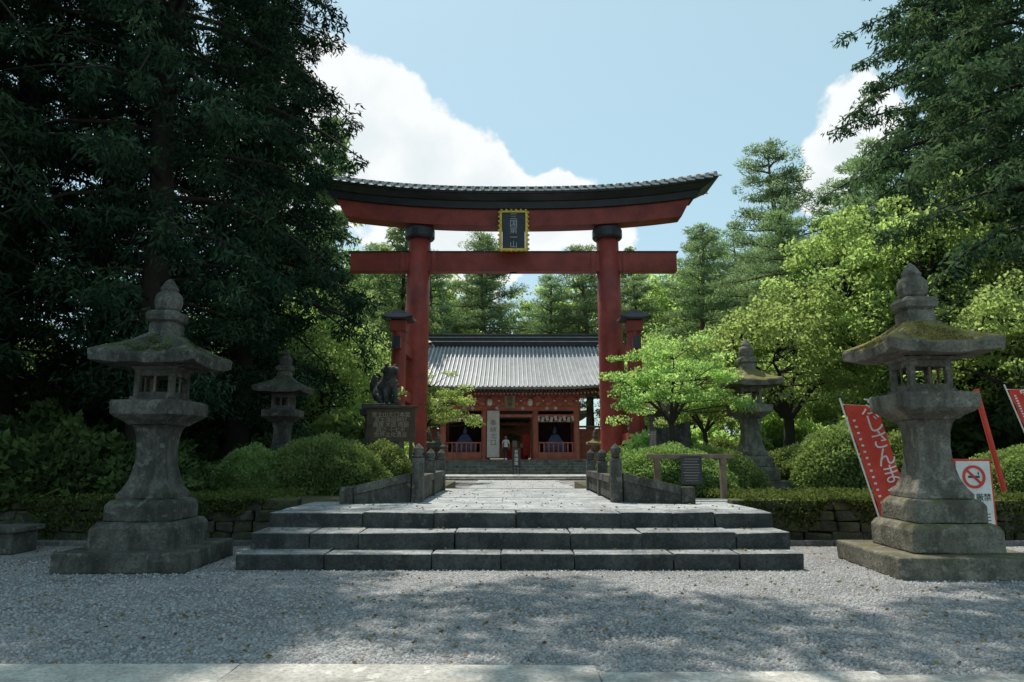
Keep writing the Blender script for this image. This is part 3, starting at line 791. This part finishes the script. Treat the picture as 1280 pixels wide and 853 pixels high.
# ------------------------------------------------------------------ komainu
def komainu(x,y,sgn):
    E=empty('guardian_lion_dog_statue',(x,y,0))
    b=MB(); b.sq([(0,.95),(.6,.95),(.62,.8),(1.2,.8)],n=1); b.sq([(1.2,.62),(2.75,.58),(2.8,.72),(3.0,.75),(3.05,.7),(3.2,.66)],n=2); b.build('pedestal',['dark'],E,.02)
    vs=[];es=[];rd=[]
    def chain(pts,parent=None):
        last=parent
        for p,r in pts:
            vs.append(p); rd.append(r); i=len(vs)-1
            if last is not None: es.append((last,i))
            last=i
        return last
    pel=chain([((0,.32,.30),.27)])
    ch=chain([((0,.12,.55),.28),((0,-.12,.80),.27),((0,-.20,1.02),.20)],pel)
    hd=chain([((0,-.30,1.20),.24),((0,-.50,1.16),.15),((0,-.60,1.12),.10)],ch)
    for s in (-1,1):
        chain([((s*.20,-.20,.62),.13),((s*.22,-.26,.32),.09),((s*.22,-.28,.08),.085),((s*.22,-.40,.05),.08)],ch-1)
        chain([((s*.26,.15,.28),.18),((s*.30,-.08,.20),.12),((s*.30,-.02,.07),.09),((s*.30,-.22,.05),.08)],pel)
    chain([((0,.55,.35),.12),((0,.66,.70),.16),((0,.60,1.0),.10),((0,.64,1.12),.03)],pel)
    me=bpy.data.meshes.new('lion_body'); me.from_pydata(vs,es,[]); me.materials.append(M['dark'])
    o=bpy.data.objects.new('lion_body',me); col.objects.link(o); o.parent=E; o.location=(0,0,3.2); o.rotation_euler=(0,0,sgn*.9)
    o.modifiers.new('skin','SKIN'); 
    for i,r in enumerate(rd): me.skin_vertices[0].data[i].radius=(r,r)
    me.skin_vertices[0].data[0].use_root=True
    s=o.modifiers.new('sub','SUBSURF'); s.levels=s.render_levels=2
    b=MB()
    for k in range(26):
        a=k*.83; zz=.78+.5*((k*7)%26)/26; rr=.27-.05*(k%3)
        cx,cy=math.cos(a)*rr,-.2+math.sin(a)*rr*.8
        if cy<-.38: continue
        b.lathe([(zz-.08,.01),(zz-.04,.07),(zz+.02,.08),(zz+.07,.04),(zz+.09,.005)],cx,cy,8)
    for s_ in(-1,1): b.box(s_*.19,-.25,1.36,.10,.12,.12,ry=s_*.5); b.lathe([(1.24,.01),(1.27,.045),(1.30,.01)],s_*.10,-.50,8)
    b.box(0,-.56,1.02,.16,.16,.05,rx=.3)
    b.build('mane_and_face',['dark'],E,.01,True,loc=(0,0,3.2)).rotation_euler=(0,0,sgn*.9)
komainu(-4.45,25,1); komainu(5.5,25,-1)

# ------------------------------------------------------------------ person
def person(x,y,z):
    E=empty('standing_person',(x,y,z))
    vs=[];es=[];rd=[]
    def chain(pts,parent=None):
        last=parent
        for p,r in pts:
            vs.append(p); rd.append(r if isinstance(r,tuple) else (r,r)); i=len(vs)-1
            if last is not None: es.append((last,i))
            last=i
        return last
    pel=chain([((0,0,.88),(.15,.105))])
    ch=chain([((0,0,1.02),(.135,.095)),((0,-.01,1.2),(.16,.105)),((0,0,1.30),(.15,.085))],pel)
    chain([((0,.0,1.38),.052),((0,-.01,1.44),.05)],ch)
    for s in (-1,1):
        chain([((s*.09,0,.80),.085),((s*.10,-.01,.46),.055),((s*.105,.01,.10),.038),((s*.11,-.05,.04),.038),((s*.12,-.15,.03),.03)],pel)
        w=chain([((s*.185,0,1.29),.055),((s*.235,.01,1.04),.04),((s*.22,-.06,.82),.027),((s*.22,-.085,.76),(.03,.022))],ch)
        for k in range(4):
            ox=(k-1.5)*.017
            chain([((s*.22,-.09+ox,.73),.009),((s*.215,-.10+ox,.69-.006*(k==0)),.008),((s*.205,-.105+ox,.665+.008*(k in(0,3))),.007)],w)
        chain([((s*.20,-.115,.745),.01),((s*.195,-.135,.715),.008)],w)
    m,nt,out=nm('person_clothes'); p=N(nt,'ShaderNodeBsdfPrincipled'); p.inputs['Roughness'].default_value=.85
    tc=N(nt,'ShaderNodeTexCoord'); s=N(nt,'ShaderNodeSeparateXYZ'); L(nt,tc.outputs['Object'],s.inputs[0])
    zz=s.outputs[2]; ax=ma(nt,'ABSOLUTE',s.outputs[0])
    c=mixc(nt,ma(nt,'GREATER_THAN',zz,.07),(.02,.02,.02),(.03,.035,.06))
    c=mixc(nt,ma(nt,'GREATER_THAN',zz,.86),c,(.78,.78,.77))
    arm=ma(nt,'MULTIPLY',ma(nt,'GREATER_THAN',ax,.175),ma(nt,'LESS_THAN',zz,1.08))
    c=mixc(nt,arm,c,(.45,.27,.19)); c=mixc(nt,ma(nt,'GREATER_THAN',zz,1.355),c,(.45,.27,.19))
    L(nt,c,p.inputs['Base Color']); L(nt,p.outputs[0],out.inputs[0])
    me=bpy.data.meshes.new('body'); me.from_pydata(vs,es,[]); me.materials.append(m)
    o=bpy.data.objects.new('body',me); col.objects.link(o); o.parent=E
    o.modifiers.new('skin','SKIN')
    for i,r in enumerate(rd): me.skin_vertices[0].data[i].radius=r
    me.skin_vertices[0].data[0].use_root=True
    sb=o.modifiers.new('sub','SUBSURF'); sb.levels=sb.render_levels=2
    M['skin']=paint('skin_mat',(.46,.28,.20),(.42,.25,.18),.6,5,0); M['hair']=paint('hair_mat',(.012,.01,.009),(.02,.016,.014),.5,9,.3)
    b=MB(); b.lathe([(1.40,.02),(1.415,.045),(1.45,.066),(1.50,.076),(1.56,.078),(1.60,.06),(1.62,.01)],0,-.015,16)
    b.box(0,-.098,1.50,.02,.03,.035); b.box(-.078,-.01,1.50,.012,.03,.045); b.box(.078,-.01,1.50,.012,.03,.045)
    b.build('head',['skin'],E,.003,True)
    b=MB(); b.box(-.028,-.088,1.52,.016,.008,.008); b.box(.028,-.088,1.52,.016,.008,.008); b.box(0,-.08,1.455,.035,.01,.007); b.build('eyes_and_mouth',['hair'],E)
    b=MB(); b.lathe([(1.44,.06),(1.50,.083),(1.56,.088),(1.60,.072),(1.635,.02)],0,.008,16); b.build('hair',['hair'],E,0,True)
person(-.42,49.3,1.085)

# ------------------------------------------------------------------ vegetation
CA=conifer('cedarA',27,5.6,.10,170,'cedar',cl=13,nl=62,droop=.5,Ln=.21,W=.058,pw=.5,lo=(.42,1.7))
CB=conifer('cedarB',24,4.8,.09,150,'cedar',cl=12,nl=62,droop=.6,Ln=.22,W=.058,pw=.6,lo=(.5,2))
CM=conifer('cedarM',25,5.0,.12,150,'cedarm',cl=12,nl=50,droop=.45,Ln=.26,W=.075,pw=.5,lo=(.5,2))
CC=conifer('cedarC',24,5.2,.10,110,'cedar2',cl=8,nl=34,droop=.2,Ln=.42,W=.13,pw=.6,cr=(.5,.95))
PA=pine('pineA',24,5.2,.40,52,nl=56,Ln=.36,W=.075); PB=pine('pineB',21,4.8,.3,52,nl=56,Ln=.36,W=.075)
DA=broad('broadA',11,4.2,4.0,6.8,210,130,'decid',cr=(.5,1.0),Ln=.17,W=.11)
DB=broad('broadB',8,3.2,2.9,4.8,150,130,'decid',cr=(.4,.85),Ln=.15,W=.10)
DF=broad('broadF',20,6.0,7.0,13,200,70,'decid',cr=(.8,1.6),Ln=.42,W=.26,tr=.4)
MA=broad('maple',4.2,1.8,1.3,2.85,110,120,'maple',cr=(.25,.45),Ln=.09,W=.055,tr=.10,limbs=7,flat=.4)
BA=bush('bushA',1.5,1.0,.9,26000,'azalea',rough=.07); BB=bush('bushB',.9,.9,.95,17000,'azalea',rough=.06); BD=bush('bushD',1.3,1.2,1.0,7000,'shade',Ln=.18,W=.09,rough=.2)
BE=bush('bushE',1.6,1.5,1.5,7000,'decid',Ln=.22,W=.12,rough=.2)

for (x,y,s,m) in [(-9.2,17.8,1.0,CA),(-8.9,23.2,1.0,CB),(-13.5,14.5,1.0,CB),(-14.5,20,1.05,CA),(-10.6,29,1.0,CB),(-18,13,1.0,CA),(-19,20,1,CB),(-16,27,1,CA),(-24,17,1,CB),(-23,26,1.1,CB)]:
    put(m,'cedar_tree',x,y,.4,s)
CN=broad('canopy',22,7.0,2.2,17.8,46,420,'decidd',cr=(.8,1.7),Ln=.26,W=.17,tr=.4,limbs=9,off=(6.6,.6),flat=.4)
put(CN,'zelkova_tree',-11.0,10.9,0,1.0,0); put(CN,'zelkova_tree',12.6,10.6,0,1.0,math.pi+.12)
put(CC,'cypress_tree',-11.6,43,0,.95); put(CC,'cypress_tree',-16,46,0,1.0); put(CC,'cypress_tree',-9,58,0,.95)
put(DB,'maple_tree',-7.4,28,0,.85); put(DB,'maple_tree',-9.8,33,0,1.1); put(MA,'maple_tree',-4.7,38,0,1.35); put(DB,'maple_tree',-9.0,40,0,1.1)
put(MA,'maple_tree',4.15,18.6,.58,.90,1.0); put(MA,'maple_tree',5.6,20.5,.58,.8,2.5)
put(DB,'broadleaf_tree',9.6,25,.3,.9); put(DA,'broadleaf_tree',14.0,24.5,.3,.95); put(DA,'broadleaf_tree',17.5,30,.3,1.05); put(DB,'broadleaf_tree',12,33,0,1.0)
put(DB,'broadleaf_tree',9.2,36,0,.95); put(DA,'broadleaf_tree',21,26,0,1.0); put(DB,'broadleaf_tree',17,19,.5,1.0); put(DB,'broadleaf_tree',13.4,18.0,.5,.75)
put(CM,'cedar_tree',16.8,26.0,0,1.05); put(CM,'cedar_tree',15.7,19.4,0,1.0); put(CM,'cedar_tree',21.5,31,0,1.0); put(CB,'cedar_tree',24,23,0,1.1)
put(PA,'pine_tree',19.6,50,0,1.0); put(PB,'pine_tree',15.5,57,0,.95); put(PA,'pine_tree',25,50,0,.95); put(PB,'pine_tree',23,43,0,1.0); put(PB,'pine_tree',17.5,44,0,.8)
F=empty('distant_forest')
for (y,xs,ms,sr) in [(66,(-24,34,4.6),(CC,PB,PA,DF),(.80,.98)),(80,(-28,42,5.4),(PA,CC,DF),(.95,1.12))]:
    x=xs[0]
    while x<xs[1]:
        put(random.choice(ms),'forest_tree',x+random.uniform(-1.2,1.2),y+random.uniform(-3,3),0,random.uniform(*sr),parent=F); x+=xs[2]*random.uniform(.8,1.15)
for y in (41,56):
    for x in list(np.arange(-26,-8,3.6))+list(np.arange(9.5,36,3.6)):
        put(random.choice([DB,BE,DB]),'forest_understorey',x+random.uniform(-1,1),y+random.uniform(-3,3),0,random.uniform(.8,1.15),parent=F)
for (y,x0,x1,st,s) in [(24.5,-26,-10,3.4,2.3),(32,-36,-13,4.2,3.4),(38,-46,-16,5,4.5),(24,-30,-17,3.2,2.6),(30,19,36,4.0,3.2),(22,17.5,28,3.4,2.2)]:
    for x in np.arange(x0,x1,st):
        put(BD,'forest_understorey',x+random.uniform(-.8,.8),y+random.uniform(-1.5,1.5),-.1,s*random.uniform(.85,1.15),parent=F)
put(BA,'azalea_hedge',-4.45,17.0,.58,1.0,.1,sz=1.15); put(BB,'azalea_hedge',-3.3,18.2,.58,.9,sz=1.0); put(BB,'azalea_hedge',-5.9,16.4,.58,.9)
put(BA,'azalea_hedge',3.5,16.2,.58,.98,.0,sz=.95); put(BB,'azalea_hedge',2.65,17.2,.58,.85); put(BA,'azalea_hedge',4.7,17.4,.58,.85,2.9,sz=.95)
put(BB,'azalea_hedge',7.6,16.5,.58,1.2,sz=1.3); put(BB,'azalea_hedge',9.2,17.0,.58,1.1,sz=1.15); put(BA,'azalea_hedge',10.6,15.0,.58,.9); put(BB,'azalea_hedge',6.4,22,.58,1.1); put(BA,'azalea_hedge',8.3,21,.58,1.0)
put(BB,'azalea_hedge',13,15.6,.58,1.2)
for (x,y,s,m) in [(-7.2,14.2,.9,BD),(-8.6,14,1.1,BD),(-10.4,13.9,1.1,BD),(-12.3,14.1,1.0,BD),(-7,21.5,1.2,BD),(-9.2,18,1.2,BD),(-11.5,17.5,1.5,BD),(-5.6,23,1.1,BD),(-15,14,1.2,BD),(-6,26,1.3,BE),(7,26,1.0,BE),(10,27,1.2,BE),(13,26,1.2,BE),(6.8,31,1.1,BE),(9.8,19.6,.7,BE),(-6.8,32,1.2,BE)]:
    put(m,'undergrowth_shrub',x,y,.4,s)

# ------------------------------------------------------------------ camera
cam=bpy.data.cameras.new('camera'); cam.lens=25; cam.sensor_width=36; cam.clip_end=2000
co=bpy.data.objects.new('camera',cam); co.location=(0,0,1.5); co.rotation_euler=(R(99),0,0); col.objects.link(co); sc.camera=co

# ------------------------------------------------------------------ light
sun_dir=Vector((-.45,.89,0)).normalized(); EL=R(62)
to=Vector((sun_dir.x*math.cos(EL),sun_dir.y*math.cos(EL),math.sin(EL)))
sl=bpy.data.lights.new('sun','SUN'); sl.energy=5.0; sl.angle=R(.53); sl.color=(1,.94,.84)
so=bpy.data.objects.new('sun',sl); so.rotation_euler=to.to_track_quat('Z','Y').to_euler(); so.location=(0,0,40); col.objects.link(so)
w=bpy.data.worlds.new('World'); sc.world=w; w.use_nodes=True; nt=w.node_tree; nt.nodes.clear()
out=N(nt,'ShaderNodeOutputWorld'); bg=N(nt,'ShaderNodeBackground'); bg.inputs[1].default_value=.15
sky=N(nt,'ShaderNodeTexSky'); sky.sky_type='NISHITA'; sky.sun_disc=False; sky.sun_elevation=EL; sky.sun_rotation=-math.atan2(.45,.89)
sky.air_density=1.0; sky.dust_density=1.0; sky.ozone_density=1.2
tc=N(nt,'ShaderNodeTexCoord'); dirv=tc.outputs['Generated']
nf=noise(nt,dirv,11,6,.55)
blobs=[(-.25,.47,.13),(-.13,.42,.10),(-.05,.375,.085),(.045,.345,.07),(.12,.335,.065),(-.10,.33,.13),(.53,.51,.06),(.50,.45,.055),(.46,.39,.04),(-.35,.40,.12)]
mx=None
for (u,v,r) in blobs:
    c=Vector((u,1,v)).normalized()
    d=N(nt,'ShaderNodeVectorMath',operation='DISTANCE'); L(nt,dirv,d.inputs[0]); d.inputs[1].default_value=c
    f=ma(nt,'SUBTRACT',1.0,ma(nt,'DIVIDE',d.outputs['Value'],r*.93))
    mx=f if mx is None else ma(nt,'SMOOTH_MAX',mx,f,.12)
fld=ma(nt,'ADD',mx,ma(nt,'MULTIPLY',ma(nt,'SUBTRACT',nf,.5),1.6))
mask=ramp(nt,fld,-.02,.14)
cc=mixc(nt,ramp(nt,ma(nt,'ADD',fld,ma(nt,'MULTIPLY',nf,.8)),.5,1.5),(6.5,6.7,6.7),(5.4,5.9,6.1))
hz=mixc(nt,.62,sky.outputs[0],(3.7,5.5,5.8))
fin=mixc(nt,mask,hz,cc)
L(nt,fin,bg.inputs[0]); L(nt,bg.outputs[0],out.inputs[0])
sc.view_settings.view_transform='Standard'; sc.view_settings.look='None'; sc.view_settings.exposure=0
